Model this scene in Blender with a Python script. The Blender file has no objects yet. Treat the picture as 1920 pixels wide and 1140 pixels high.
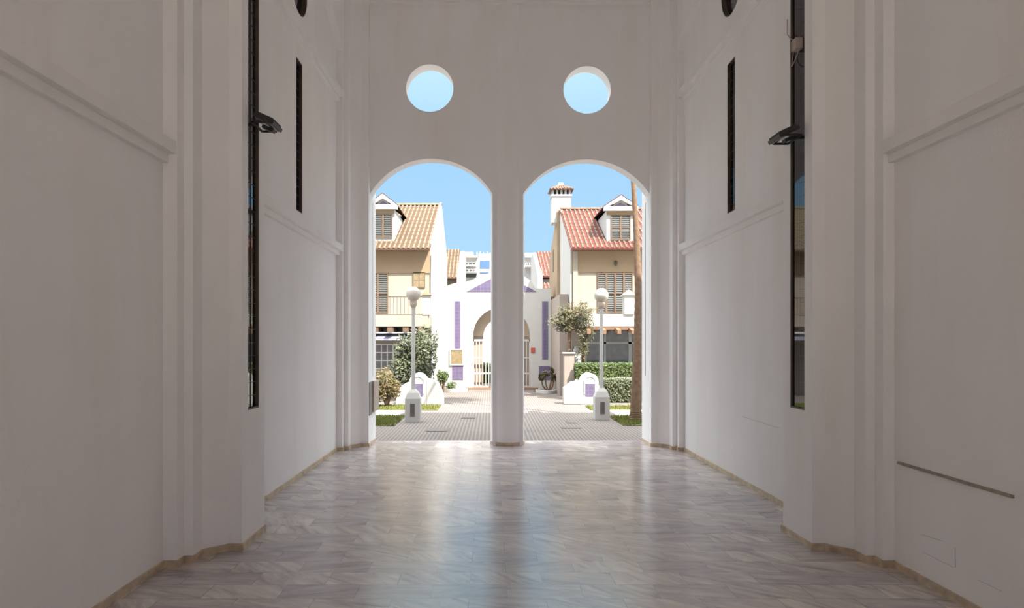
import bpy, bmesh, math, random
from mathutils import Vector, Matrix
R = math.radians
K = 1.25            # every length below is in units of 1.25 m
scene = bpy.context.scene
COL = scene.collection

# ------------------------------------------------------------------ camera
cam_d = bpy.data.cameras.new('camera'); cam = bpy.data.objects.new('camera', cam_d); COL.objects.link(cam)
cam.location = (0, 0, 1.6 * K); cam.rotation_euler = (R(90), 0, 0)
cam_d.lens = 24; cam_d.sensor_width = 36
cam_d.shift_x = (960 - 920) / 1920; cam_d.shift_y = (641 - 570) / 1920
cam_d.clip_end = 600
scene.camera = cam
# ------------------------------------------------------------------ world, sun, exposure
SUN_DIR = Vector((-0.50, 0.60, -1.0))
world = bpy.data.worlds.new('sky'); scene.world = world; world.use_nodes = True
wn = world.node_tree.nodes; wl = world.node_tree.links; wn.clear()
wo = wn.new('ShaderNodeOutputWorld'); bg = wn.new('ShaderNodeBackground')
tc = wn.new('ShaderNodeTexCoord'); sp = wn.new('ShaderNodeSeparateXYZ'); cr = wn.new('ShaderNodeValToRGB')
wl.new(tc.outputs['Generated'], sp.inputs[0]); wl.new(sp.outputs['Z'], cr.inputs[0])
e = cr.color_ramp.elements
e[0].position = 0.0; e[0].color = (0.55, 0.80, 1.0, 1)
e[1].position = 0.75; e[1].color = (0.97, 0.97, 0.97, 1)
for p_, c_ in ((0.12, (0.46, 0.74, 1.0, 1)), (0.26, (0.39, 0.69, 1.0, 1)), (0.385, (0.60, 0.89, 1.0, 1))):
    q_ = e.new(p_); q_.color = c_
sr = wn.new('ShaderNodeMapRange'); sr.inputs['From Min'].default_value = 0.42; sr.inputs['From Max'].default_value = 0.80
sr.inputs['To Min'].default_value = 0.56; sr.inputs['To Max'].default_value = 3.5
wl.new(sp.outputs['Z'], sr.inputs[0]); wl.new(sr.outputs[0], bg.inputs[1])
wl.new(cr.outputs[0], bg.inputs[0])
wl.new(bg.outputs[0], wo.inputs[0])
sun_d = bpy.data.lights.new('sun', 'SUN'); sun_d.energy = 7.4; sun_d.color = (1.0, 0.93, 0.82); sun_d.angle = R(0.6)
sun = bpy.data.objects.new('sun', sun_d); COL.objects.link(sun)
sun.rotation_euler = SUN_DIR.to_track_quat('-Z', 'Y').to_euler(); sun.location = (8, -10, 20)
vs = scene.view_settings
vs.view_transform = 'Standard'; vs.look = 'None'; vs.gamma = 1; vs.use_curve_mapping = False
vs.exposure = 0.84
scene.cycles.max_bounces = 14; scene.cycles.diffuse_bounces = 10; scene.cycles.glossy_bounces = 4
scene.cycles.use_denoising = True
scene.cycles.sample_clamp_indirect = 8

# ------------------------------------------------------------------ materials
def N(nt, t, **kw):
    n = nt.nodes.new(t)
    for k, v in kw.items():
        if k in n.inputs: n.inputs[k].default_value = v
        else: setattr(n, k, v)
    return n
def mat(name, base=(0.8, 0.8, 0.8), base2=None, scale=6.0, rough=0.8, bump=0.0, bscale=60.0, metal=0.0, spec=0.5, coat=0.0):
    m = bpy.data.materials.new(name); m.use_nodes = True; nt = m.node_tree
    b = nt.nodes['Principled BSDF']
    b.inputs['Roughness'].default_value = rough; b.inputs['Metallic'].default_value = metal
    b.inputs['Specular IOR Level'].default_value = spec; b.inputs['Coat Weight'].default_value = coat
    co = N(nt, 'ShaderNodeTexCoord')
    n1 = N(nt, 'ShaderNodeTexNoise', Scale=scale, Detail=5.0)
    nt.links.new(co.outputs['Object'], n1.inputs['Vector'])
    rp = N(nt, 'ShaderNodeValToRGB'); rp.color_ramp.elements[0].position = .3; rp.color_ramp.elements[1].position = .7
    b2 = base2 or tuple(c * 0.9 for c in base)
    rp.color_ramp.elements[0].color = (*b2, 1); rp.color_ramp.elements[1].color = (*base, 1)
    nt.links.new(n1.outputs[0], rp.inputs[0]); nt.links.new(rp.outputs[0], b.inputs['Base Color'])
    if bump:
        n2 = N(nt, 'ShaderNodeTexNoise', Scale=bscale, Detail=4.0)
        nt.links.new(co.outputs['Object'], n2.inputs['Vector'])
        bp = N(nt, 'ShaderNodeBump', Strength=bump, Distance=0.01)
        nt.links.new(n2.outputs[0], bp.inputs['Height']); nt.links.new(bp.outputs[0], b.inputs['Normal'])
    return m
M = {}
M['plaster'] = mat('white_plaster', (0.92, 0.90, 0.90), (0.885, 0.862, 0.86), 0.9, 0.85, 0.25, 45)
M['outer'] = mat('outdoor_white_render', (0.488, 0.473, 0.455), (0.458, 0.444, 0.425), 2, 0.9, 0.3, 60)
M['cream'] = mat('cream_render', (0.375, 0.315, 0.26), (0.355, 0.295, 0.24), 2, 0.9, 0.3, 60)
M['peach'] = mat('peach_render', (0.326, 0.234, 0.147), (0.305, 0.218, 0.136), 2, 0.9, 0.2, 60)
M['beige'] = mat('beige_render', (0.319, 0.268, 0.235), (0.299, 0.248, 0.217), 2, 0.9, 0.2, 60)  # kept dark to put the gate pillar's shade into its colour
M['trim'] = mat('white_moulding', (0.90, 0.875, 0.86), (0.86, 0.835, 0.82), 3, 0.8, 0.1, 60)
M['base'] = mat('marble_skirting', (0.713, 0.575, 0.414), (0.414, 0.310, 0.218), 9, 0.35, 0, 60)
M['black'] = mat('black_metal', (0.018, 0.016, 0.015), (0.012, 0.011, 0.01), 8, 0.5)
M['brown'] = mat('brown_frame', (0.10, 0.075, 0.05), (0.07, 0.05, 0.035), 8, 0.55)
M['shutter'] = mat('grey_slats', (0.080, 0.084, 0.084), (0.060, 0.064, 0.064), 20, 0.6)
M['wood'] = mat('shutter_wood', (0.162, 0.102, 0.066), (0.126, 0.078, 0.048), 20, 0.6)
M['glassd'] = mat('dark_glass', (0.010, 0.009, 0.014), (0.006, 0.006, 0.009), 4, 0.03, spec=0.5)
M['glassh'] = mat('house_glass', (0.20, 0.19, 0.19), (0.13, 0.12, 0.12), 4, 0.12, spec=0.6)
M['lead'] = mat('pane_bars', (0.045, 0.042, 0.04), (0.03, 0.03, 0.03), 8, 0.5)
M['purple'] = None
M['tilecap_l'] = mat('pale_roof_tile', (0.184, 0.151, 0.095), (0.124, 0.091, 0.051), 7, 0.85, 0.4, 40)
M['tilecap_r'] = mat('rose_roof_tile', (0.199, 0.145, 0.103), (0.129, 0.053, 0.038), 7, 0.85, 0.4, 40)
M['pan_l'] = mat('roof_channel_ochre', (0.091, 0.045, 0.025), (0.063, 0.032, 0.017), 9, 0.9)
M['pan_r'] = mat('roof_channel_red', (0.119, 0.025, 0.017), (0.084, 0.021, 0.014), 9, 0.9)
M['leaf'] = mat('green_leaves', (0.096, 0.139, 0.038), (0.043, 0.072, 0.019), 5, 0.6)
M['leaf_olive'] = mat('olive_leaves', (0.106, 0.101, 0.042), (0.050, 0.047, 0.020), 5, 0.6)
M['leaf_red'] = mat('brownish_leaves', (0.126, 0.109, 0.038), (0.084, 0.055, 0.021), 4, 0.6)
M['leaf_grey'] = mat('grey_green_leaves', (0.135, 0.149, 0.090), (0.072, 0.086, 0.041), 5, 0.6)
M['bark'] = mat('bark', (0.204, 0.132, 0.084), (0.132, 0.078, 0.048), 12, 0.9, 0.6, 30)
M['grass'] = mat('grass_blades', (0.19, 0.20, 0.045), (0.12, 0.135, 0.03), 9, 0.8)
M['soil'] = mat('turf_soil', (0.16, 0.17, 0.06), (0.10, 0.11, 0.04), 9, 0.95)
M['globe'] = mat('opal_globe', (0.510, 0.459, 0.408), (0.493, 0.442, 0.391), 3, 0.3)
M['grate'] = mat('iron_cover', (0.140, 0.119, 0.112), (0.098, 0.084, 0.077), 9, 0.7)
M['stone'] = mat('beige_stone', (0.510, 0.425, 0.357), (0.383, 0.306, 0.255), 12, 0.8, 0.4, 30)
M['greybox'] = mat('grey_panel', (0.288, 0.264, 0.248), (0.240, 0.216, 0.200), 6, 0.6)
M['awning'] = None
M['blue'] = mat('blue_blind', (0.077, 0.163, 0.336), (0.058, 0.130, 0.288), 5, 0.7)
M['steelgrey'] = mat('grey_parapet', (0.345, 0.338, 0.375), (0.300, 0.292, 0.330), 5, 0.7)
M['red'] = mat('red_paint', (0.434, 0.070, 0.056), (0.350, 0.056, 0.042), 5, 0.6)
M['mosaic'] = mat('ochre_ceramic', (0.260, 0.203, 0.114), (0.187, 0.141, 0.078), 7, 0.5)
M['path'] = mat('pale_path', (0.52, 0.49, 0.43), (0.46, 0.43, 0.38), 5, 0.9, 0.3, 40)
M['terra'] = mat('terracotta', (0.220, 0.126, 0.074), (0.178, 0.095, 0.053), 7, 0.8)
M['paper'] = mat('white_paper', (0.85, 0.85, 0.86), (0.82, 0.82, 0.83), 7, 0.6)
M['crack'] = mat('crack_grey', (0.56, 0.52, 0.50), (0.48, 0.45, 0.43), 30, 0.9)
M['strip'] = mat('weathered_strip', (0.30, 0.24, 0.19), (0.42, 0.37, 0.32), 14, 0.8)

def stain(m, tint=(0.97, 0.945, 0.90), lo=.50, hi=.75, sc=(1.6, 1.6, .22)):
    nt = m.node_tree; b = nt.nodes['Principled BSDF']; src = b.inputs['Base Color'].links[0].from_socket
    g = N(nt, 'ShaderNodeNewGeometry'); mp = N(nt, 'ShaderNodeMapping'); mp.inputs['Scale'].default_value = sc
    nt.links.new(g.outputs['Position'], mp.inputs[0]); n = N(nt, 'ShaderNodeTexNoise', Scale=1.0, Detail=6.0, Roughness=.6); nt.links.new(mp.outputs[0], n.inputs['Vector'])
    r = N(nt, 'ShaderNodeMapRange'); r.inputs['From Min'].default_value = lo; r.inputs['From Max'].default_value = hi; nt.links.new(n.outputs[0], r.inputs[0])
    mx = N(nt, 'ShaderNodeMixRGB', blend_type='MULTIPLY'); mx.inputs[2].default_value = (*tint, 1)
    nt.links.new(r.outputs[0], mx.inputs[0]); nt.links.new(src, mx.inputs[1]); nt.links.new(mx.outputs[0], b.inputs['Base Color'])
stain(M['plaster'])
def brick_mat(name, c1, c2, mortar, w, h, ms, rough=0.6, offset=0.0, bump=0.0, axis='XY', bias=0.0):
    m = bpy.data.materials.new(name); m.use_nodes = True; nt = m.node_tree; b = nt.nodes['Principled BSDF']
    g = N(nt, 'ShaderNodeNewGeometry')
    br = N(nt, 'ShaderNodeTexBrick', **{'Color1': (*c1, 1), 'Color2': (*c2, 1), 'Mortar': (*mortar, 1), 'Scale': 1.0,
        'Mortar Size': ms, 'Mortar Smooth': 0.1, 'Bias': bias, 'Brick Width': w, 'Row Height': h})
    br.offset = offset
    if axis == 'XY': nt.links.new(g.outputs['Position'], br.inputs['Vector'])
    else:
        s = N(nt, 'ShaderNodeSeparateXYZ'); c = N(nt, 'ShaderNodeCombineXYZ')
        nt.links.new(g.outputs['Position'], s.inputs[0])
        nt.links.new(s.outputs[axis[0]], c.inputs[0]); nt.links.new(s.outputs[axis[1]], c.inputs[1]); nt.links.new(c.outputs[0], br.inputs['Vector'])
    nt.links.new(br.outputs['Color'], b.inputs['Base Color']); b.inputs['Roughness'].default_value = rough
    if bump:
        bp = N(nt, 'ShaderNodeBump', Strength=bump, Distance=0.01); bp.invert = True
        nt.links.new(br.outputs['Fac'], bp.inputs['Height']); nt.links.new(bp.outputs[0], b.inputs['Normal'])
    return m
M['purple'] = brick_mat('purple_tiles', (0.115, 0.09, 0.17), (0.14, 0.11, 0.20), (0.17, 0.145, 0.21), 0.15, 0.15, 0.008, 0.35, 0, 0, 'XZ')
M['awning'] = brick_mat('striped_awning', (0.18, 0.19, 0.30), (0.34, 0.35, 0.46), (0.4, 0.4, 0.46), 0.22, 5.0, 0.02, 0.8, 0, 0, 'XZ')
M['brickwork'] = brick_mat('pale_brick', (0.70, 0.60, 0.48), (0.62, 0.52, 0.40), (0.42, 0.34, 0.26), 5.0, 0.14, 0.02, 0.85, 0, 0.3, 'XY')

def plaza_mat():
    m = bpy.data.materials.new('small_block_paving'); m.use_nodes = True; nt = m.node_tree; b = nt.nodes['Principled BSDF']
    g = N(nt, 'ShaderNodeNewGeometry')
    br = N(nt, 'ShaderNodeTexBrick', **{'Color1': (0.105, 0.088, 0.08, 1), 'Color2': (0.06, 0.051, 0.047, 1), 'Mortar': (0.21, 0.185, 0.17, 1), 'Scale': 1.0,
        'Mortar Size': 0.018, 'Mortar Smooth': 0.2, 'Brick Width': 0.08, 'Row Height': 0.08}); br.offset = 0
    nt.links.new(g.outputs['Position'], br.inputs['Vector'])
    n1 = N(nt, 'ShaderNodeTexNoise', Scale=0.8, Detail=6.0); nt.links.new(g.outputs['Position'], n1.inputs['Vector'])
    mx = N(nt, 'ShaderNodeMixRGB', blend_type='MULTIPLY', Fac=0.5)
    rp = N(nt, 'ShaderNodeValToRGB'); rp.color_ramp.elements[0].position = .35; rp.color_ramp.elements[1].position = .65
    rp.color_ramp.elements[0].color = (0.75, 0.7, 0.66, 1); rp.color_ramp.elements[1].color = (1, 1, 1, 1)
    nt.links.new(n1.outputs[0], rp.inputs[0]); nt.links.new(br.outputs['Color'], mx.inputs[1]); nt.links.new(rp.outputs[0], mx.inputs[2])
    nt.links.new(mx.outputs[0], b.inputs['Base Color']); b.inputs['Roughness'].default_value = 0.85
    return m
M['plaza'] = plaza_mat()

def marble_mat():
    m = bpy.data.materials.new('grey_veined_marble_tiles'); m.use_nodes = True; nt = m.node_tree; b = nt.nodes['Principled BSDF']; L = nt.links.new
    g = N(nt, 'ShaderNodeNewGeometry')
    mp = N(nt, 'ShaderNodeMapping'); mp.inputs['Location'].default_value = (0.17, 0.08, 0); L(g.outputs['Position'], mp.inputs[0])
    br = N(nt, 'ShaderNodeTexBrick', **{'Color1': (0, 0, 0, 1), 'Color2': (1, 1, 1, 1), 'Mortar': (0.5, 0.5, 0.5, 1), 'Scale': 1.0,
        'Mortar Size': 0.0016, 'Mortar Smooth': 0.0, 'Brick Width': 0.60, 'Row Height': 0.30}); br.offset = 0.5
    L(mp.outputs[0], br.inputs['Vector'])
    bw = N(nt, 'ShaderNodeRGBToBW'); L(br.outputs['Color'], bw.inputs[0])
    w = N(nt, 'ShaderNodeMath', operation='MULTIPLY'); w.inputs[1].default_value = 37.0; L(bw.outputs[0], w.inputs[0])
    wn_ = N(nt, 'ShaderNodeTexWhiteNoise'); wn_.noise_dimensions = '1D'; L(w.outputs[0], wn_.inputs['W'])
    # vein direction differs from tile to tile
    ang = N(nt, 'ShaderNodeMath', operation='MULTIPLY_ADD'); ang.inputs[1].default_value = 1.5; ang.inputs[2].default_value = -0.35; L(wn_.outputs[0], ang.inputs[0])
    vr = N(nt, 'ShaderNodeVectorRotate'); vr.rotation_type = 'Z_AXIS'; L(g.outputs['Position'], vr.inputs['Vector']); L(ang.outputs[0], vr.inputs['Angle'])
    mp2 = N(nt, 'ShaderNodeMapping'); mp2.inputs['Scale'].default_value = (1.3, 7.0, 1.0); L(vr.outputs[0], mp2.inputs[0])
    nz = N(nt, 'ShaderNodeTexNoise', Scale=1.0, Detail=7.0, Roughness=0.62, Distortion=1.1); nz.noise_dimensions = '4D'
    L(mp2.outputs[0], nz.inputs['Vector']); L(w.outputs[0], nz.inputs['W'])
    rp = N(nt, 'ShaderNodeValToRGB'); E = rp.color_ramp.elements
    E[0].position = 0.30; E[0].color = (0.23, 0.205, 0.225, 1); E[1].position = 0.66; E[1].color = (0.70, 0.655, 0.64, 1)
    q = E.new(0.42); q.color = (0.44, 0.40, 0.415, 1); q = E.new(0.54); q.color = (0.58, 0.54, 0.54, 1)
    L(nz.outputs[0], rp.inputs[0])
    tn = N(nt, 'ShaderNodeValToRGB'); T = tn.color_ramp.elements; T[0].position = 0; T[0].color = (0.78, 0.75, 0.78, 1); T[1].position = 1; T[1].color = (1.1, 1.07, 1.0, 1)
    L(wn_.outputs[0], tn.inputs[0])
    mx = N(nt, 'ShaderNodeMixRGB', blend_type='MULTIPLY', Fac=1.0); L(rp.outputs[0], mx.inputs[1]); L(tn.outputs[0], mx.inputs[2])
    gr = N(nt, 'ShaderNodeMixRGB', blend_type='MIX'); gr.inputs[2].default_value = (0.12, 0.10, 0.095, 1); L(mx.outputs[0], gr.inputs[1]); L(br.outputs['Fac'], gr.inputs[0])
    L(gr.outputs[0], b.inputs['Base Color'])
    n3 = N(nt, 'ShaderNodeTexNoise', Scale=2.5, Detail=4.0); L(g.outputs['Position'], n3.inputs['Vector'])
    mr = N(nt, 'ShaderNodeMapRange'); mr.inputs['To Min'].default_value = 0.17; mr.inputs['To Max'].default_value = 0.25; L(n3.outputs[0], mr.inputs[0])
    L(mr.outputs[0], b.inputs['Roughness']); b.inputs['IOR'].default_value = 2.0
    b.inputs['Specular IOR Level'].default_value = 0.9
    return m
M['marble'] = marble_mat()

# ------------------------------------------------------------------ mesh tools (unit coordinates, K applied on link)
class MB:
    def __init__(s): s.v = []; s.f = []
    def add(s, vs, fs):
        o = len(s.v); s.v += [tuple(v) for v in vs]; s.f += [tuple(i + o for i in f) for f in fs]; return s
    def box(s, x0, x1, y0, y1, z0, z1):
        if x0 > x1: x0, x1 = x1, x0
        if y0 > y1: y0, y1 = y1, y0
        return s.add([(x0,y0,z0),(x1,y0,z0),(x1,y1,z0),(x0,y1,z0),(x0,y0,z1),(x1,y0,z1),(x1,y1,z1),(x0,y1,z1)],
                     [(3,2,1,0),(4,5,6,7),(0,1,5,4),(1,2,6,5),(2,3,7,6),(3,0,4,7)])
    def prism(s, poly, axis, a, b):
        """poly: 2D points; axis X -> (y,z), Y -> (x,z), Z -> (x,y)"""
        def P(p, t): return {'X': (t, p[0], p[1]), 'Y': (p[0], t, p[1]), 'Z': (p[0], p[1], t)}[axis]
        n = len(poly)
        vs = [P(p, a) for p in poly] + [P(p, b) for p in poly]
        return s.add(vs, [tuple(range(n)), tuple(reversed(range(n, 2*n)))] + [((i+1)%n, i, i+n, (i+1)%n+n) for i in range(n)])
    def tube(s, pts, r, n=8):
        rs = r if isinstance(r, (list, tuple)) else [r] * len(pts)
        rings = []
        for i, p in enumerate(pts):
            p = Vector(p); d = (Vector(pts[min(i+1, len(pts)-1)]) - Vector(pts[max(i-1, 0)])).normalized()
            u = d.cross(Vector((0,0,1))) if abs(d.z) < .8 else Vector((0,1,0)).cross(d)
            u.normalize(); w = d.cross(u)
            rings.append([p + (u*math.cos(2*math.pi*k/n) + w*math.sin(2*math.pi*k/n)) * rs[i] for k in range(n)])
        vs = [v for r_ in rings for v in r_]; fs = []
        for i in range(len(pts)-1):
            for k in range(n): fs.append((i*n+k, i*n+(k+1)%n, (i+1)*n+(k+1)%n, (i+1)*n+k))
        fs += [tuple(reversed(range(n))), tuple(range((len(pts)-1)*n, len(pts)*n))]
        return s.add(vs, fs)
    def lathe(s, cx, cy, prof, n=24):
        vs = []; fs = []
        for r, z in prof:
            for k in range(n): a = 2*math.pi*k/n; vs.append((cx+r*math.cos(a), cy+r*math.sin(a), z))
        for i in range(len(prof)-1):
            for k in range(n): fs.append((i*n+k, i*n+(k+1)%n, (i+1)*n+(k+1)%n, (i+1)*n+k))
        fs += [tuple(reversed(range(n))), tuple(range((len(prof)-1)*n, len(prof)*n))]
        return s.add(vs, fs)
    def quad(s, a, b, c, d): return s.add([a, b, c, d], [(0,1,2,3)])
    def xf(s, m):
        s.v = [tuple(m @ Vector(v)) for v in s.v]; return s
ORG = {}
def link(name, mb, m, parent=None, smooth=False, bev=0, origin=None):
    xs = [v[0] for v in mb.v]; ys = [v[1] for v in mb.v]; zs = [v[2] for v in mb.v]
    if parent: o0 = ORG[parent.name]
    else: o0 = Vector(origin) if origin else Vector(((min(xs)+max(xs))/2, (min(ys)+max(ys))/2, min(zs)))
    me = bpy.data.meshes.new(name)
    me.from_pydata([((v[0]-o0[0])*K, (v[1]-o0[1])*K, (v[2]-o0[2])*K) for v in mb.v], [], mb.f)
    bm = bmesh.new(); bm.from_mesh(me); bmesh.ops.recalc_face_normals(bm, faces=bm.faces); bm.to_mesh(me); bm.free()
    if smooth:
        for p in me.polygons: p.use_smooth = True
        try: me.set_sharp_from_angle(angle=R(40))
        except Exception: pass
    o = bpy.data.objects.new(name, me); COL.objects.link(o)
    for mm in (m if isinstance(m, (list, tuple)) else [m]): me.materials.append(mm)
    if parent: o.parent = parent
    else: o.location = o0 * K
    ORG[o.name] = o0
    if bev:
        b = o.modifiers.new('bevel', 'BEVEL'); b.width = bev*K; b.segments = 2; b.limit_method = 'ANGLE'
    return o
def tag(o, label, cat, group=None, kind=None):
    if label: o['label'] = label
    if cat: o['category'] = cat
    if group: o['group'] = group
    if kind: o['kind'] = kind
    return o
def thing(name, loc, label=None, cat=None, group=None, kind=None):
    o = bpy.data.objects.new(name, None); COL.objects.link(o); o.location = Vector(loc) * K; o.empty_display_size = 0.2
    ORG[o.name] = Vector(loc); return tag(o, label, cat, group, kind)
def struct(name, mb, m, **kw):
    o = link(name, mb, m, **kw); o['kind'] = 'structure'; return o
def cut(o, cutters):
    """subtract closed cutter meshes (unit world coords) from o and keep the result as plain mesh"""
    bpy.context.view_layer.update()
    for c in cutters:
        k = link('tmp', c, M['plaster']); bpy.context.view_layer.update()
        b = o.modifiers.new('cut', 'BOOLEAN'); b.operation = 'DIFFERENCE'; b.solver = 'EXACT'; b.object = k
        dg = bpy.context.evaluated_depsgraph_get(); me = bpy.data.meshes.new_from_object(o.evaluated_get(dg))
        o.modifiers.clear(); o.data = me
        bpy.data.objects.remove(k)
    return o
def copy_tree(o, d=(0,0,0), parent=None):
    c = o.copy(); COL.objects.link(c)
    if parent: c.parent = parent
    else: c.location = o.location + Vector(d)*K
    for ch in list(o.children): copy_tree(ch, d, c)
    return c
def circ(cy, cz, r, n=48): return [(cy + r*math.cos(2*math.pi*k/n), cz + r*math.sin(2*math.pi*k/n)) for k in range(n)]
def PX(x, Y): return (x-920)*Y/1280
def PZ(y, Y): return 1.6 + (641-y)*Y/1280

CEIL = 6.84; TOP = 7.4
YF0, YF1 = 10.53, 10.78          # arch wall
YE = 11.05                       # outer face
YB = -5.50                       # unseen rear end of the hall, set back to block the sun
# side geometry; s=-1 left, +1 right ; xi(name) gives X
SIDE = {-1: dict(near=-2.325, far=-2.262, pier=-1.911, fpier=-1.863), 1: dict(near=2.862, far=2.842, pier=2.471, fpier=2.448)}
def pier_poly(s, yc, inner, wall, half=(0.262, 0.262)):
    """stepped pier seen from above, symmetrical about yc"""
    d = -s      # direction into the room
    x0 = inner; st = [0.0, 0.098, 0.245, 0.311, 0.311+0.001]
    xs = [x0, x0 - d*0.10, x0 - d*0.245, x0 - d*0.312]
    pts = [(x0, yc+0.262), (x0, yc-0.262), (xs[1], yc-0.262), (xs[2], yc-0.407), (xs[2], yc-0.56), (xs[3], yc-0.56), (xs[3], yc-0.667)]
    return pts
def full_pier(s, yc, inner, far_cut=None):
    p = pier_poly(s, yc, inner, None)
    xo = inner + s*0.60
    half = p[1:]                                     # near side from inner corner outwards
    near = half + [(xo, yc-0.667)]
    if far_cut is None: far = [(x, 2*yc - y) for x, y in near]
    else: far = [(inner, far_cut), (xo, far_cut)]
    return near + list(reversed(far))

# ------------------------------------------------------------------ large structure
fl = MB().box(-2.95, 3.5, YB, 11.07, -0.12, 0.0); struct('floor', fl, M['marble'])
struct('ceiling', MB().box(-7.0, 7.6, YB, YE, CEIL, TOP), M['plaster'])
tr = struct('trim_1', MB().box(-2.0, 2.6, YF0-0.06, YF0, CEIL-0.045, CEIL), M['plaster'])
PC = 5.507; PF = 10.677; PN = 0.337
for s, nm in ((-1, 'left'), (1, 'right')):
    S = SIDE[s]
    # solid building mass behind the plaster skin
    xo = s*7.0 + 0.28
    mb = MB().prism([(S['near'], YB), (S['near'], PC), (S['far'], PC+0.01), (S['far'], YE), (xo, YE), (xo, YB)], 'Z', 0, CEIL)
    w = struct('wall_' + nm, mb, M['plaster'])
    d = -s
    slit = lambda yc, xw, z0, z1, hw, dep: MB().box(xw + d*0.3, xw - d*dep, yc-hw, yc+hw, z0, z1)
    cut(w, [slit(8.075, S['far'], 3.135, 4.925, 0.131, 0.045),
            MB().prism(circ(8.06, 5.84, 0.366), 'X', S['far'] + d*0.3, S['far'] - d*0.075),
            slit(2.92, S['near'], 3.135, 4.925, 0.131, 0.045)])
    # shallow wall arch over each bay
    for yc, xw, hs in ((8.092, S['far'], 1.918), (2.922, S['near'], 1.918)):
        a, rise, zs = hs, 0.55, 5.87
        Rr = (a*a + rise*rise) / (2*rise); cz = zs + rise - Rr; th = math.asin(a/Rr)
        arc = [(yc + Rr*math.sin(-th + 2*th*k/28), cz + Rr*math.cos(-th + 2*th*k/28)) for k in range(29)]
        poly = [(yc-a-0.001, CEIL)] + [(yc-a-0.001, zs)] + arc + [(yc+a+0.001, zs)] + [(yc+a+0.001, CEIL)]
        mbt = MB()
        for k in range(28):
            (y0, z0), (y1, z1) = arc[k], arc[k+1]
            mbt.prism([(y0, z0), (y1, z1), (y1, CEIL), (y0, CEIL)], 'X', xw - d*0.01, xw + d*0.092)
        struct('trim_2', mbt, M['plaster'])
        for k, (zb, z1, z2) in enumerate(((2.868, 2.93, 3.02), (5.13, 5.19, 5.28))):
            c = MB().box(xw - d*0.01, xw + d*0.045, yc-1.918, yc+1.918, zb, z1).box(xw - d*0.01, xw + d*0.097, yc-1.918, yc+1.918, z1, z2)
            struct('trim_3', c, M['trim'], bev=0.004)
    # piers
    for yc, xin, nmz in ((PN-5.17, S['pier'], 0), (PN, S['pier'], 0), (PC, S['pier'], 1), (PF, S['fpier'], 2)):
        poly = full_pier(s, yc, xin, YE if nmz == 2 else (None if nmz else None))
        p = struct('pier', MB().prism(poly, 'Z', 0, CEIL), M['plaster'])
        z1 = 3.80 if nmz == 2 else 6.3
        if nmz: cut(p, [MB().box(xin + d*0.2, xin - d*0.035, yc-0.131, yc+0.128, 1.06, z1)])
    # baseboards following the plan
    bb = MB(); hb = 0.052; t = 0.014
    def run(pts):
        for (xa, ya), (xb, yb) in zip(pts, pts[1:]):
            v = Vector((xb-xa, yb-ya, 0)); n = Vector((-v.y, v.x, 0)).normalized() * t
            if n.dot(Vector((-s, -0.6, 0))) < 0 and abs(n.x) > 1e-6: n = -n
            if abs(n.x) < 1e-6: n = Vector((0, -t if ya < pyc else t, 0))
            u = v.normalized() * t * 0.98
            a = Vector((xa, ya, 0)) - u*0; b = Vector((xb, yb, 0)) + u
            a = a - (u if abs(v.y) < 1e-6 or True else u*0)
            bb.prism([tuple(a.xy), tuple(b.xy), tuple((b+n).xy), tuple((a+n).xy)], 'Z', 0.0, hb)
    for yc, xin, last in ((PC, S['pier'], False), (PF, S['fpier'], True)):
        pyc = yc
        h = pier_poly(s, yc, xin, None)
        wallx = S['near'] if not last else S['far']
        run([(wallx, h[-1][1])] + list(reversed(h[1:])))
        run([h[1], (xin, yc+0.262 if not last else YE)])
        if not last:
            pyc = -9
            for a_, b_ in zip(h[1:], h[2:] + [(S['far'], h[-1][1])]):
                run([(a_[0], 2*yc-a_[1]), (b_[0], 2*yc-b_[1])])
    pyc = 99
    run([(S['near'], PN+0.667), (S['near'], PC-0.667)]); run([(S['near'], PN-4.5), (S['near'], PN-0.667)]); run([(S['far'], PC+0.667), (S['far'], PF-0.667)])
    struct('baseboard_' + nm, bb, M['base'])

# wall with the two arches and the two round openings
mb = MB().box(-2.0, 2.6, YF0, YF1, 0, CEIL)
w = struct('wall_far', mb, M['plaster'])
def arch_cut(x0, x1, zs, rise, ya, yb, n=40, z0=-0.2):
    a = (x1-x0)/2; xc = (x0+x1)/2; Rr = (a*a+rise*rise)/(2*rise); cz = zs+rise-Rr; th = math.asin(min(1, a/Rr))
    if rise > a: th = math.pi - th
    pts = [(xc + Rr*math.sin(-th+2*th*k/n), cz + Rr*math.cos(-th+2*th*k/n)) for k in range(n+1)]
    return MB().prism([(x0, z0)] + pts + [(x1, z0)], 'Y', ya, yb)
cut(w, [arch_cut(-1.864, 0.03, 3.88, 0.545, YF0-0.2, YF1+0.2), arch_cut(0.50, 2.449, 3.88, 0.535, YF0-0.2, YF1+0.2),
        MB().prism(circ(-0.94, 5.514, 0.366, 64), 'Y', YF0-0.2, YF1+0.2), MB().prism(circ(1.488, 5.487, 0.366, 64), 'Y', YF0-0.2, YF1+0.2)])
rw = struct('wall_rear_added', MB().box(-2.0, 2.6, YB+.19, YB+.44, 0, CEIL), M['plaster'])  # unseen wall, added with low arches to limit light from behind
cut(rw, [arch_cut(-1.85, 0.03, 1.9, 0.545, YB-.2, YB+.7), arch_cut(0.50, 2.43, 1.9, 0.535, YB-.2, YB+.7)])
# central column
colx, coly, colr = 0.264, 10.73, 0.262
ct = thing('column', (colx, coly, 0), 'thick round white plaster column standing between the two arches', 'column')
link('shaft', MB().lathe(colx, coly, [(colr, 0), (colr, CEIL)], 64), M['plaster'], ct, smooth=True)
link('base_ring', MB().lathe(colx, coly, [(colr+0.012, 0), (colr+0.012, 0.05), (colr, 0.052)], 64), M['base'], ct, smooth=True)
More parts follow.
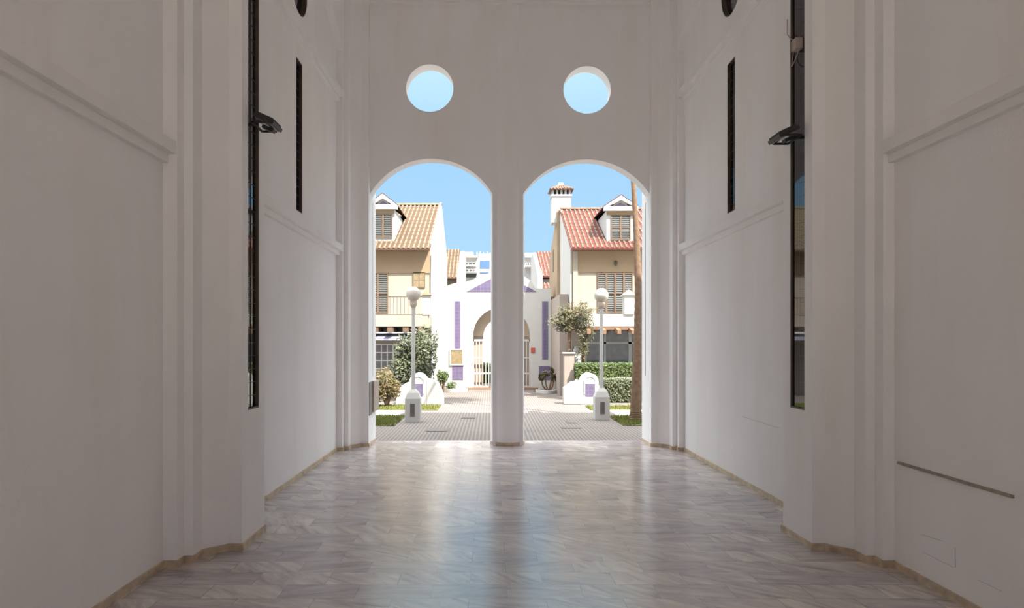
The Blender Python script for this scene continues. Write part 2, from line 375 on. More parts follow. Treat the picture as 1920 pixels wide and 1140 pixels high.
# threshold and plaza
struct('plaza', MB().box(-30, 34, 11.07, 70, -0.12, -0.004), M['plaza'])
struct('ground', MB().box(-30, 34, -45, 11.07, -0.5, -0.122), M['path'])
struct('rear_terrace', MB().box(-14, 14.6, -30, YB, -0.122, -0.004), M['path'])

# ------------------------------------------------------------------ slit windows, round windows
win_n = [0]
def slit_window(s, xface, yc, z0, z1, hw=0.131, dep=0.035, pitch=0.105, lean=0.0):
    win_n[0] += 1; d = -s; xb = xface - d*dep
    t = thing('window_%d' % win_n[0], (xb, yc, z0), kind='structure')
    f = MB(); fw = 0.013
    f.box(xb, xface - d*0.004, yc-hw, yc-hw+fw, z0, z1).box(xb, xface - d*0.004, yc+hw-fw, yc+hw, z0, z1)
    f.box(xb, xface - d*0.004, yc-hw, yc+hw, z0, z0+fw).box(xb, xface - d*0.004, yc-hw, yc+hw, z1-fw, z1)
    link('window_frame', f, M['brown'], t)
    link('pane', MB().prism([(xb, yc-hw+fw), (xb, yc+hw-fw), (xb + d*(0.008+lean), yc+hw-fw), (xb + d*0.008, yc-hw+fw)], 'Z', z0+fw, z1-fw), M['glassd'], t)
    g = MB(); n = int((z1-z0)/pitch)
    for k in range(1, n): z = z0 + (z1-z0)*k/n; g.box(xb + d*0.008, xb + d*0.012, yc-hw+fw, yc+hw-fw, z-0.0015, z+0.0015)
    g.box(xb + d*0.008, xb + d*0.012, yc-0.002, yc+0.002, z0+fw, z1-fw)
    link('glazing_bars', g, M['lead'], t)
    return t
def round_window(s, xw, yc, zc, r=0.366, dep=0.07):
    win_n[0] += 1; d = -s
    t = thing('window_%d' % win_n[0], (xw - d*dep, yc, zc), kind='structure')
    ring = MB(); n = 48; a = circ(yc, zc, r, n); b = circ(yc, zc, r-0.012, n); xa, xb = xw - d*(dep+0.004), xw - d*0.004
    for k in range(n):
        j = (k+1) % n; ring.prism([a[k], a[j], b[j], b[k]], 'X', xa, xb)
    link('window_frame', ring, M['brown'], t); link('pane', MB().prism(circ(yc, zc, r-0.012, n), 'X', xa, xa + d*0.012), M['glassd'], t)
for s in (-1, 1):
    S = SIDE[s]
    slit_window(s, S['pier'], PC-0.0015, 1.06, 6.3, lean=0.008 if s > 0 else 0)
    slit_window(s, S['fpier'], PF-0.0015, 1.06, 3.80)
    slit_window(s, S['far'], 8.075, 3.135, 4.925, dep=0.045)
    slit_window(s, S['near'], 2.92, 3.135, 4.925, dep=0.045)
    round_window(s, S['far'], 8.06, 5.84)

# ------------------------------------------------------------------ floodlights on the pier windows
def floodlight(s, xf, y, z, label):
    d = -s
    t = thing('floodlight', (xf, y, z), label, 'floodlight')
    rot = Matrix.Rotation(d*R(24), 4, 'Y')
    T = Matrix.Translation((xf + d*0.135, y, z+0.01)) @ rot
    h = MB().box(-0.085, 0.085, -0.11, 0.11, -0.012, 0.018)
    for k in range(9): yy = -0.1 + 0.025*k; h.box(-0.07, 0.07, yy-0.003, yy+0.003, 0.018, 0.034)
    link('housing', h.xf(T), M['black'], t)
    link('lens', MB().box(-0.07, 0.07, -0.095, 0.095, -0.02, -0.012).xf(T), M['glassh'], t)
    b = MB().tube([(xf - d*0.02, y, z-0.005), (xf + d*0.06, y, z-0.005)], 0.014, 8)
    b.box(xf + d*0.045, xf + d*0.06, y-0.125, y+0.125, z-0.03, z-0.016)
    for q in (-0.125, 0.119): b.box(xf + d*0.045, xf + d*0.17, y+q, y+q+0.006, z-0.03, z-0.012)
    link('bracket', b, M['black'], t)
    v = MB().box(-0.02, 0.075, -0.03, 0.03, -0.055, -0.03).xf(T); link('driver_box', v, M['black'], t)
floodlight(-1, -1.911, 5.44, 3.335, 'black floodlight jutting from the tall slit window of the left pier')
floodlight(1, 2.471, 5.44, 3.235, 'black floodlight jutting from the tall slit window of the right pier')
jb = thing('junction_box', (2.46, 5.50, 3.98), 'small weathered junction box with loose cable high on the right pier window', 'junction box')
link('case', MB().box(2.44, 2.50, 5.46, 5.55, 3.95, 4.04), M['stone'], jb, bev=0.006)
cb = MB(); cb.tube([(2.455+0.02*math.sin(k*.6), 5.52+0.07*math.sin(k*.45), 3.97+0.09*math.cos(k*.45)-0.05) for k in range(12)], 0.004, 6)
cb.tube([(2.455, 5.5, 4.02), (2.452, 5.58, 4.08), (2.46, 5.66, 4.15), (2.465, 5.67, 4.28)], 0.004, 6)
link('cable', cb, M['stone'], jb)

# wall strip, cracks on right near wall
link_ = link('wall_strip', MB().box(2.862, 2.848, 3.73, 4.785, 0.744, 0.762), M['strip'])
tag(link_, 'thin weathered horizontal strip fixed low on the near right wall', 'strip')
def crack(y0, z0, y1, z1, x, label, r=0.0025):
    n = 6; rnd = random.Random(int(y0*100))
    pts = [(x, y0+(y1-y0)*k/n, z0+(z1-z0)*k/n + rnd.uniform(-.002, .002)) for k in range(n+1)]
    o = link('plaster_crack', MB().tube(pts, r, 5), M['crack']); tag(o, label, 'crack')
Yc = lambda x, X=2.862: X*1280/(x-920)
def crk(xa, ya, xb, yb, X, label, r=0.002):
    A, B = Yc(xa, X), Yc(xb, X); crack(A, PZ(ya, A), B, PZ(yb, B), X, label, r)
crk(1791, 1026, 1791.5, 1064, 2.862, 'short vertical hairline crack below the strip on the right wall')
crk(1728, 1002, 1768, 1015, 2.862, 'dotted upper edge line of a plaster patch on the right wall', 0.0015)
crk(1730, 1035, 1788, 1064, 2.862, 'faint lower edge line of a plaster patch on the right wall', 0.0012)
crk(1833, 1087, 1880, 1110, 2.862, 'faint scratch near the skirting at the right end of the wall', 0.0012)
crk(1392, 781, 1462, 803, 2.842, 'faint beige crack line on the far right wall behind the pier', 0.002)
# meter box on left jamb
mbx = thing('wall_cabinet', (-1.85, 10.8, 0.5), 'small stone-faced cabinet fixed to the left arch jamb', 'cabinet')
link('cabinet_body', MB().box(-1.875, -1.82, 10.66, 11.12, 0.50, 0.985), M['stone'], mbx, bev=0.004)
link('jamb_panel', MB().box(-1.875, -1.853, 10.44, 10.66, 0.47, 0.98), M['greybox'], mbx)  # flat grey panel on the jamb, in front of the box

# ------------------------------------------------------------------ plaza furniture
def lamp_post(x, y, label=None):
    t = thing('street_lamp', (x, y, 0), label, 'street lamp', 'globe lamps on the plaza')
    h = 0.15
    b = MB().box(x-h, x+h, y-h, y+h, 0, 0.47)
    b.add([(x-h,y-h,.47),(x+h,y-h,.47),(x+h,y+h,.47),(x-h,y+h,.47),(x-.11,y-.11,.58),(x+.11,y-.11,.58),(x+.11,y+.11,.58),(x-.11,y+.11,.58),
           (x-.055,y-.055,.65),(x+.055,y-.055,.65),(x+.055,y+.055,.65),(x-.055,y+.055,.65)],
          [(0,1,5,4),(1,2,6,5),(2,3,7,6),(3,0,4,7),(4,5,9,8),(5,6,10,9),(6,7,11,10),(7,4,8,11),(8,9,10,11)])
    link('pedestal', b, M['outer'], t)
    link('access_plate', MB().box(x-.045, x+.045, y-h-.008, y-h, .12, .37), M['grate'], t)
    link('pole', MB().lathe(x, y, [(.045,.62),(.04,.9),(.034,2.30)], 16), M['outer'], t, smooth=True)
    link('collar', MB().lathe(x, y, [(.034,2.28),(.07,2.33),(.075,2.42),(.06,2.44)], 20), M['stone'], t, smooth=True)
    link('globe', MB().lathe(x, y, [(.147*math.sin(math.pi*k/16)+.001, 2.56-.147*math.cos(math.pi*k/16)) for k in range(17)], 28), M['globe'], t, smooth=True)
    return t
L1 = lamp_post(PX(775, 13.7), 13.7, 'white globe lamp on a white pedestal seen through the left arch')
L2 = copy_tree(L1, (PX(1127.5, 14.1) - PX(775, 13.7), 0.4, 0)); L2['label'] = 'white globe lamp on a white pedestal seen through the right arch'

def grass(name, x0, x1, y0, y1, label, n, h=0.05):
    rnd = random.Random(7)
    t = thing(name, ((x0+x1)/2, (y0+y1)/2, 0), label, 'lawn')
    link('turf', MB().box(x0, x1, y0, y1, -0.06, 0.012), M['soil'], t)
    g = MB()
    for _ in range(n):
        x, y = rnd.uniform(x0, x1), rnd.uniform(y0, y1); a = rnd.uniform(0, 6.28); w = 0.012; hh = h*rnd.uniform(.5, 1.2)
        g.add([(x-w*math.cos(a), y-w*math.sin(a), .01), (x+w*math.cos(a), y+w*math.sin(a), .01), (x+rnd.uniform(-.02,.02), y+rnd.uniform(-.02,.02), .01+hh)], [(0,1,2)])
    o = link('grass', g, M['grass'], t); o['kind'] = 'stuff'
grass('lawn', -4.4, -1.835, 12.96, 14.6, 'dark green grass patch in shade beside the left lamp', 9000)
grass('lawn', 2.53, 6.0, 13.04, 14.6, 'dark green grass patch under the palm trunk on the right', 9000)
grass('lawn', -5.5, -1.25, 15.95, 17.1, 'sunlit grass strip in front of the left hedge', 7000)
grass('lawn', 2.35, 7.5, 16.0, 16.9, 'sunlit grass strip in front of the right hedge', 7000)
struct('path', MB().box(-12, -2.0, 14.62, 15.93, -0.05, 0.004).box(2.75, 12, 14.62, 15.98, -0.05, 0.004), M['path'])
def cover(x0, x1, ya, yb, label, nm='drain_cover'):
    Ya, Yb = 2048/(ya-641), 2048/(yb-641)
    t = thing(nm, (PX((x0+x1)/2, Ya), (Ya+Yb)/2, 0), label, 'drain cover')
    link('plate', MB().box(PX(x0, Ya), PX(x1, Ya), Ya, Yb, -0.01, 0.006), M['grate'], t)
    link('rim', MB().box(PX(x0, Ya)-.02, PX(x1, Ya)+.02, Ya-.02, Yb+.02, -0.01, 0.002), M['grate'], t)
cover(800, 838, 809, 804, 'rectangular iron cover in the paving right of the left lamp')
cover(866, 890, 784, 781, 'iron cover in the paving left of the column near the sunlit edge')
cover(1055, 1088, 803, 801, 'narrow iron drain in the paving left of the right lamp')
cover(1066, 1080, 793, 789, 'small square cover behind the narrow drain on the right')

# ---- low entrance walls with an arched niche
def niche_wall(cx, Y, wing, label, grp='low walls with arched niches'):
    """cx centre of niche pillar; wing -1 draws the box wing to the left, +1 curved wing to the right"""
    t = thing('niche_wall', (cx, Y, 0), label, 'garden wall', grp)
    a = 0.225; zs = 0.575
    arc = lambda r, n=20: [(cx + r*math.cos(math.pi*k/n), zs + r*math.sin(math.pi*k/n)) for k in range(n+1)]
    pil = link('pillar', MB().prism([(cx+a, 0)] + arc(a) + [(cx-a, 0)], 'Y', Y, Y+0.42), M['outer'], t)
    o, i_ = arc(0.155), arc(0.120); fr = MB()
    for k in range(20): fr.prism([o[k], o[k+1], i_[k+1], i_[k]], 'Y', Y-0.02, Y+0.01)
    fr.box(cx-0.155, cx-0.120, Y-0.02, Y+0.01, 0.26, zs).box(cx+0.120, cx+0.155, Y-0.02, Y+0.01, 0.26, zs)
    link('niche_frame', fr, M['steelgrey'], t)
    link('tile_panel', MB().box(cx-0.115, cx+0.115, Y-0.008, Y+0.01, 0.20, 0.52), M['purple'], t)
    link('name_plate', MB().prism([(cx+.115, .525)] + [(cx + .115*math.cos(math.pi*k/12), .575 + .1*math.sin(math.pi*k/12)) for k in range(13)] + [(cx-.115, .525)], 'Y', Y-0.008, Y+0.01), M['paper'], t)
    if wing < 0:
        x1 = cx - a; x0 = x1 - 0.44
        link('wing', MB().prism([(x0, 0), (x1, 0), (x1, .60), (x1-.10, .62), (x1-.16, .56), (x1-.22, .58), (x1-.36, .46), (x0, .42)], 'Y', Y-.05, Y+.35), M['outer'], t, bev=.012)
        link('wing', MB().prism([(cx+a, 0), (cx+a+.12, 0), (cx+a+.12, .30), (cx+a+.05, .45), (cx+a, .5)], 'Y', Y+.05, Y+.35), M['outer'], t)
    else:
        x0 = cx + a
        cv = [(x0 + .42*math.sin(math.pi/2*k/10), .10 + .55*math.cos(math.pi/2*k/10)) for k in range(11)]
        link('wing', MB().prism([(x0, 0)] + cv + [(x0+.42, 0)], 'Y', Y-.02, Y+.35), M['outer'], t)
        cv2 = [(x0 - .45 - .34*math.sin(math.pi/2*k/10), .06 + .50*math.cos(math.pi/2*k/10)) for k in range(11)]
        link('wing', MB().prism([(x0-.45, 0)] + cv2 + [(x0-.79, 0)], 'Y', Y-.02, Y+.35), M['outer'], t)
niche_wall(PX(1106, 17.5), 17.5, -1, 'low white niche wall with purple tiles beside the right lamp')
niche_wall(PX(784, 17.5), 17.5, 1, 'low curved white niche wall behind the left lamp')

# ------------------------------------------------------------------ plants
def leaves(mb, c, rad, n, size, rnd, shell=0.5):
    for _ in range(n):
        while True:
            p = Vector((rnd.uniform(-1,1), rnd.uniform(-1,1), rnd.uniform(-1,1)))
            if shell < p.length < 1: break
        p = Vector(c) + Vector((p.x*rad[0], p.y*rad[1], p.z*rad[2]))
        u = Vector((rnd.gauss(0,1), rnd.gauss(0,1), rnd.gauss(0,1))).normalized(); v = u.orthogonal().normalized()
        w = size*rnd.uniform(.6, 1.3)
        mb.add([p-u*w, p+v*w*.45, p+u*w, p-v*w*.45], [(0,1,2,3)])
def shrub(name, x, y, w, dpt, h, label, m, n=1500, size=.035, seed=1, lobes=7, cat='shrub', z0=0.0, trunk=True):
    rnd = random.Random(seed); t = thing(name, (x, y, z0), label, cat)
    lf = MB(); br = MB()
    for k in range(lobes):
        c = (x + rnd.uniform(-.5, .5)*w*.62, y + rnd.uniform(-.5, .5)*dpt*.6, z0 + h*(.32 + .5*rnd.random()))
        rr = (w*.27*rnd.uniform(.8, 1.2), dpt*.3, h*.24*rnd.uniform(.8, 1.2))
        leaves(lf, c, rr, n//lobes, size, rnd, .25)
        br.tube([(x, y, z0), ((x+c[0])/2, (y+c[1])/2, z0+h*.25), c], [.03, .022, .008], 6)
    o = link('foliage', lf, m, t); link('stems', br, M['bark'], t)
    return t
def hedge(x0, x1, y0, y1, h, label, m, n, seed=3):
    rnd = random.Random(seed); t = thing('hedge', ((x0+x1)/2, (y0+y1)/2, 0), label, 'hedge')
    lf = MB()
    for _ in range(n):
        f = rnd.random()
        if f < .55: p = Vector((rnd.uniform(x0,x1), y0+rnd.uniform(-.02,.06), rnd.uniform(.02,h)))
        elif f < .85: p = Vector((rnd.uniform(x0,x1), rnd.uniform(y0,y1), h+rnd.uniform(-.05,.03)))
        else: p = Vector((rnd.choice((x0, x1))+rnd.uniform(-.03,.03), rnd.uniform(y0,y1), rnd.uniform(.02,h)))
        u = Vector((rnd.gauss(0,1), rnd.gauss(0,1), rnd.gauss(0,1))).normalized(); v = u.orthogonal().normalized(); w = .035*rnd.uniform(.6,1.3)
        lf.add([p-u*w, p+v*w*.5, p+u*w, p-v*w*.5], [(0,1,2,3)])
    link('foliage', lf, m, t)
    link('stems', MB().box(x0+.05, x1-.05, y0+.07, y1-.05, 0, h-.07), M['soil'], t)
hedge(PX(1134, 17.2), 6.6, 17.98, 18.3, PZ(715, 17.2), 'clipped leafy hedge in front, right of the right lamp', M['leaf_grey'], 9000)
hedge(PX(1080, 18.8), 7.0, 18.65, 19.0, PZ(682, 18.8), 'clipped green hedge behind, under the glazed front of the right house', M['leaf'], 8000, 5)
rl = thing('garden_rail', (PX(1155, 18.2), 18.2, 0), 'pale low rail between the two right hedges', 'rail')
link('top_rail', MB().box(PX(1156, 18.2), 6.2, 18.43, 18.47, PZ(713, 18.2), PZ(709, 18.2)), M['trim'], rl)
for xx in (PX(1156, 18.2)+.02, 4.8, 6.0): link('post', MB().box(xx-.02, xx+.02, 18.43, 18.47, 0, PZ(710, 18.2)), M['trim'], rl)
shrub('shrub', PX(722, 16.4), 16.7, .75, .8, 1.02, 'dark bronze-green shrub at the left edge of the left arch', M['leaf_red'], 2600, .04, 4, 9)
shrub('shrub', PX(776, 18.6), 18.45, 1.3, .7, 1.95, 'tall grey-green bush behind the left lamp pole', M['leaf_grey'], 5200, .05, 9, 15)
shrub('shrub', PX(829, 20.5), 20.5, .35, .3, .75, 'small green bush at the foot of the white gate wall', M['leaf'], 500, .04, 5, 5)
shrub('shrub', PX(816, 21.5), 21.4, .20, .2, .35, 'tiny plant sprouting high on the left house wall', M['leaf'], 80, .04, 6, 3, z0=1.3)
def tree(x, y, label):
    rnd = random.Random(12); t = thing('tree', (x, y, 0), label, 'tree')
    tr_ = MB().tube([(x, y, 0), (x-.02, y, .8), (x+.02, y, 1.5), (x+.05, y-.1, 2.2)], [.085, .07, .06, .045], 10)
    lf = MB()
    for k in range(34):
        a = rnd.uniform(0, 6.28); el = rnd.uniform(-.1, .9); L = rnd.uniform(.35, .66)
        b0 = Vector((x+.08, y-.1, 1.98 + rnd.uniform(-.15, .45))); dr = Vector((math.cos(a)*math.cos(el), math.sin(a)*math.cos(el)*.8, math.sin(el)))
        p1 = b0 + dr*L*.5 + Vector((0,0,.05)); p2 = b0 + dr*L
        tr_.tube([b0, p1, p2], [.022, .014, .005], 5)
        for q in range(75):
            f = rnd.uniform(.3, 1.08); p = b0 + dr*L*f + Vector((rnd.gauss(0,.06), rnd.gauss(0,.06), rnd.gauss(0,.035)))
            u = (dr + Vector((rnd.gauss(0,.6), rnd.gauss(0,.6), rnd.gauss(0,.5)))).normalized(); v = u.orthogonal().normalized(); w = .045
            lf.add([p-u*w, p+v*w*.3, p+u*w, p-v*w*.3], [(0,1,2,3)])
    link('trunk', tr_, M['bark'], t, smooth=True); link('foliage', lf, M['leaf_olive'], t)
tree(PX(1065.5, 19.4), 19.4, 'small olive-like tree with thin trunk in front of the right house')
rnd = random.Random(5); vn = thing('climbing_plant', (PX(1100, 19.6), 19.6, 0), 'sparse brownish climbing plant hanging left of the right house terrace', 'climbing plant')
lf = MB(); st = MB()
for k in range(9):
    x0 = PX(1098 + rnd.uniform(-7, 9), 18.9); z0_ = rnd.uniform(1.3, 2.55)
    st.tube([(PX(1098, 19.0), 19.32, 0), (PX(1096 + rnd.uniform(-3,3), 19.0), 19.28, 1.0), (x0, 19.0, z0_)], [.02, .015, .006], 5)
    leaves(lf, (x0, 19.0, z0_), (.18, .2, .30), 85, .04, rnd, 0)
link('stems', st, M['bark'], vn); link('foliage', lf, M['leaf_olive'], vn)
# palm: trunk seen through the right arch, crown above
pl = thing('palm_tree', (PX(1192, 13.8), 13.8, 0), 'tall thin palm trunk at the right edge of the right arch', 'palm tree')
Yp = 13.8; pts = [(1192, 793, 12.5), (1192, 770, 11), (1194.5, 700, 9), (1196.5, 620, 7.8), (1197, 540, 7), (1193.5, 440, 5.8), (1188, 350, 4.6), (1184, 240, 4.3), (1182, 110, 4.0), (1183, -20, 4.0)]
tk = MB(); P3 = []; RR = []
for k, (a, b, r) in enumerate(pts): P3.append((PX(a, Yp), Yp, max(0, PZ(b, Yp)))); RR.append(r*Yp/1280)
den = []; dr = []
for i in range(len(P3)-1):
    for q in range(12):
        f = q/12; den.append(tuple(P3[i][c]*(1-f)+P3[i+1][c]*f for c in range(3))); dr.append((RR[i]*(1-f)+RR[i+1]*f)*(1.03 if q % 2 else .97))
link('trunk', tk.tube(den, dr, 14), M['bark'], pl, smooth=True)
top = Vector(den[-1]); fr = MB(); rnd = random.Random(2)
for k in range(44):
    a = k*2.4; up = rnd.uniform(-.3, 1.0)
    pr = None
    for q in range(9):
        f = q/8; p = top + Vector((math.cos(a)*f*1.25, math.sin(a)*f*1.25, up*f*.9 - f*f*.8))
        if pr is not None:
            sd = Vector((-math.sin(a), math.cos(a), 0))*.22*math.sin(math.pi*min(1, f+.1)); dn = Vector((0,0,-.09))
            fr.quad(pr, p, p+sd+dn, pr+sd*.9+dn); fr.quad(pr, p, p-sd+dn, pr-sd*.9+dn)
        pr = p
link('fronds', fr, M['leaf'], pl)

# ------------------------------------------------------------------ tiled roofs
def barrel_roof(house, x0, x1, ye, ze, yr, zr, mc, mp, pitch=.14, rows=12, name='roof_tiles', th=.05):
    """one slope facing -Y, plus the plain slab under it"""
    sl = Vector((0, yr-ye, zr-ze)); L = sl.length; u = sl.normalized(); n = Vector((0, -u.z, u.y))
    slab = MB().prism([(ye, ze-th), (yr, zr-th), (yr, zr), (ye, ze)], 'X', x0, x1)
    link('roof_deck', slab, mp, house)
    mb = MB(); nc = max(1, round((x1-x0)/pitch)); pw = (x1-x0)/nc
    for c in range(nc):
        xc = x0 + (c+.5)*pw
        for r_ in range(rows):
            a, b = L*r_/rows, L*(r_+1)/rows + .02
            ra, rb = pw*.255, pw*.225
            vs = []
            for d_, rr, lift in ((a, ra, .006), (b, rb, 0)):
                for k in range(7):
                    g = math.pi*k/6; q = Vector((xc, ye, ze)) + u*d_ + Vector((rr*math.cos(g), 0, 0)) + n*(rr*math.sin(g)*1.0 + lift)
                    vs.append(q)
            mb.add(vs, [(k, k+1, k+8, k+7) for k in range(6)] + [tuple(range(6, -1, -1))])
    return link(name, mb, mc, house, smooth=False)
def back_slope(house, x0, x1, yr, zr, yb, zb, mp, th=.10):
    link('roof_deck', MB().prism([(yr, zr-th), (yb, zb-th), (yb, zb), (yr, zr)], 'X', x0, x1), mp, house)
def ridge_tiles(house, x0, x1, y, z, mc):
    mb = MB(); n = max(1, int((x1-x0)/.32))
    for k in range(n):
        a = x0+(x1-x0)*k/n; b = x0+(x1-x0)*(k+1)/n+.02; vs = []
        for xx, rr in ((a, .085), (b, .07)):
            for j in range(7): g = math.pi*j/6; vs.append((xx, y+rr*math.cos(g), z-.02+rr*math.sin(g)))
        mb.add(vs, [(j, j+1, j+8, j+7) for j in range(6)])
    link('ridge_tiles', mb, mc, house)
def shutters(parent, x0, x1, y, z0, z1, panels, slat=.055, nm='shutter', glazed=False):
    """framed louvred shutters standing just proud of the wall"""
    w = (x1-x0)/panels
    for k in range(panels):
        a, b = x0+k*w, x0+(k+1)*w; f = .028
        fr_ = MB().box(a, a+f, y-.04, y, z0, z1).box(b-f, b, y-.04, y, z0, z1).box(a+f, b-f, y-.04, y, z0, z0+f).box(a+f, b-f, y-.04, y, z1-f, z1)
        if (z1-z0) > .7: fr_.box(a+f, b-f, y-.04, y, (z0+z1)/2-f/2, (z0+z1)/2+f/2)
        s_ = link(nm, fr_, M['wood'], parent)
        sl = MB(); n = int((z1-z0-2*f)/slat)
        for q in range(n):
            z = z0+f+(q+.5)*(z1-z0-2*f)/n
            sl.add([(a+f, y-.035, z-.022), (b-f, y-.035, z-.022), (b-f, y-.008, z+.02), (a+f, y-.008, z+.02), (a+f, y-.030, z-.027), (b-f, y-.030, z-.027), (b-f, y-.003, z+.015), (a+f, y-.003, z+.015)],
                   [(0,1,2,3), (7,6,5,4), (0,4,5,1), (2,6,7,3)])
        if s_.parent.parent is None: link('louvres', sl, M['shutter'], s_)
        else:
            s_.data.materials.append(M['shutter'])
            link_me = s_.data; o0 = ORG[s_.parent.name]
            bm = bmesh.new(); bm.from_mesh(link_me)
            for f_ in sl.f:
                fc = bm.faces.new([bm.verts.new(Vector([(sl.v[i][c]-o0[c])*K for c in range(3)])) for i in f_]); fc.material_index = 1
            bm.to_mesh(link_me); bm.free()
def dormer(house, cx, Y, hw, z0, ze, zt, win, yb, mc, mp, wallm):
    """gabled dormer: front wall at Y from z0 to ze, pediment to zt, running back to yb"""
    dm = link('dormer', MB().prism([(cx-hw, z0-.4), (cx+hw, z0-.4), (cx+hw, ze), (cx, zt-.08), (cx-hw, ze)], 'Y', Y, yb), wallm, house)
    o_ = .10
    ped = MB()
    ped.prism([(cx-hw-o_, ze-.02), (cx+hw+o_, ze-.02), (cx+hw+o_, ze+.11), (cx-hw-o_, ze+.11)], 'Y', Y-.14, Y)
    for sg in (-1, 1):
        ped.prism([(cx+sg*(hw+o_), ze+.11), (cx+sg*(hw+o_-.14), ze+.11), (cx, zt-.13), (cx, zt)], 'Y', Y-.14, Y)
    link('pediment', ped, M['outer'], dm)
    link('tile_inset', MB().prism([(cx-hw*.50, ze+.12), (cx+hw*.50, ze+.12), (cx, zt-.20)], 'Y', Y-.03, Y+.01), M['purple'], dm)
    link('frieze', MB().box(cx-hw, cx+hw, Y-.02, Y+.01, ze-.13, ze-.02), M['peach'], dm)
    for sg in (-1, 1):
        e_ = MB().prism([(cx+sg*(hw+o_), ze+.10), (cx+sg*(hw+o_), ze+.125), (cx, zt+.03), (cx, zt)], 'Y', Y-.14, yb)
        link('dormer_roof', e_, mp, dm)
    shutters(dm, win[0], win[1], Y, win[2], win[3], 2, .06, 'window_shutter')
    return dm
def railing(parent, x0, x1, y, z0, z1, step=.1, m=None, r=.009):
    g = MB().box(x0, x1, y-.015, y+.015, z1-.02, z1).box(x0, x1, y-.01, y+.01, z0, z0+.015)
    n = int((x1-x0)/step)
    for k in range(n+1): x = x0+(x1-x0)*k/n; g.box(x-r, x+r, y-r, y+r, z0, z1)
    return link('railing', g, m or M['trim'], parent)

# ---- left house
XL = -1.72; YH = 20.0
hl = thing('house', (-4.0, 22.5, 0), 'cream two-storey house with pale tiled roof seen through the left arch', 'house')
zr = PZ(385, 23.9); ye = 19.58; zev = PZ(466, ye)
gab = [(YH, 0), (YH, zev+.10), (23.9, zr-.04), (26.9, zr-1.55), (26.9, 0)]
link('wall', MB().prism(gab, 'X', -8.0, XL-.05), M['cream'], hl)
link('gable_wall', MB().prism([(YH-.02, 0), (YH-.02, zev+.20), (23.9, zr+.10), (27.0, zr-1.50), (27.0, 0)], 'X', XL-.05, XL), M['outer'], hl)
barrel_roof(hl, -8.0, XL-.02, ye, zev, 23.9, zr, M['tilecap_l'], M['pan_l'], .14)
back_slope(hl, -8.0, XL-.02, 23.9, zr, 27.2, zr-1.6, M['pan_l']); ridge_tiles(hl, -8.0, XL, 23.9, zr+.02, M['tilecap_l'])
dormer(hl, PX(718.5, 20.2), 20.2, .33, 4.6, PZ(392, 20.2), PZ(365, 20.2), (PX(701, 20.2), PX(736, 20.2), PZ(446, 20.2), PZ(402, 20.2)), 22.6, M['tilecap_l'], M['pan_l'], M['outer'])
link('eave_shade_band', MB().box(-8.0, XL-.05, YH-.03, YH, PZ(511, YH)-.02, zev-.02), M['peach'], hl)  # eave shadow painted as a peach strip on the facade
shutters(hl, PX(690, YH), PX(728, YH), YH, PZ(588, YH), PZ(512, YH), 2, .06)
wf = link('window', MB().box(PX(774, YH), PX(797, YH), YH-.03, YH, PZ(540, YH), PZ(511, YH)), M['wood'], hl)
pnm = MB()
for a, b in ((775.5, 785), (786.5, 795.5)):
    for c_, d_ in ((538.5, 526), (524.5, 512.5)): pnm.box(PX(a, YH), PX(b, YH), YH-.036, YH-.03, PZ(c_, YH), PZ(d_, YH))
link('pane', pnm, M['mosaic'], wf)
bal = link('balcony', MB().box(-8.0, PX(803, 19.1), 19.1, YH, PZ(612, 19.1), PZ(590, 19.1)), M['cream'], hl)
railing(bal, -8.0, PX(792, 19.1), 19.13, PZ(590, 19.1), PZ(556, 19.1), .1, M['brown'], .006)
link('end_post', MB().box(PX(792, 19.1), PX(806, 19.1), 19.08, 19.35, PZ(590, 19.1), PZ(553, 19.1)), M['outer'], bal)
cpx = PX(799, 19.1); zc = PZ(553, 19.1)
link('post_cap', MB().add([(cpx-.15, 19.02, zc), (cpx+.15, 19.02, zc), (cpx+.15, 19.4, zc), (cpx-.15, 19.4, zc), (cpx, 19.21, zc+.14)], [(3,2,1,0),(0,1,4),(1,2,4),(2,3,4),(3,0,4)]), M['terra'], bal)
for k, xx in enumerate((697, 726, 755, 784)):
    link('rafter', MB().box(PX(xx, 18.8), PX(xx+9, 18.8), 18.8, 20, PZ(622, 18.8), PZ(614, 18.8)), M['wood'], hl)
link('awning_rail', MB().box(-6, PX(795, 18.9), 18.9, 18.95, PZ(625, 18.9), PZ(622.5, 18.9)), M['trim'], hl)
link('awning', MB().prism([(20.0, 1.86), (18.9, PZ(638, 18.9)), (18.9, PZ(636, 18.9)), (20.0, 1.90)], 'X', -5, PX(768, 19)), M['awning'], hl)
gd = link('glazed_door', MB().box(PX(700, YH), PX(762, YH), YH-.03, YH, 0.05, PZ(645, YH)), M['trim'], hl)
gp = MB()
for i in range(5):
    for j in range(6):
        xa = PX(705+i*11, YH)+.008; za = .12 + j*.237
        gp.box(xa, xa+PX(931, YH)-PX(920, YH)-.035, YH-.036, YH-.03, za, za+.205)
link('pane', gp, M['glassh'], gd)
link('downpipe', MB().tube([(PX(810, YH-.06), YH-.06, 0), (PX(810, YH-.06), YH-.06, zev-.1)], .025, 8), M['trim'], hl)

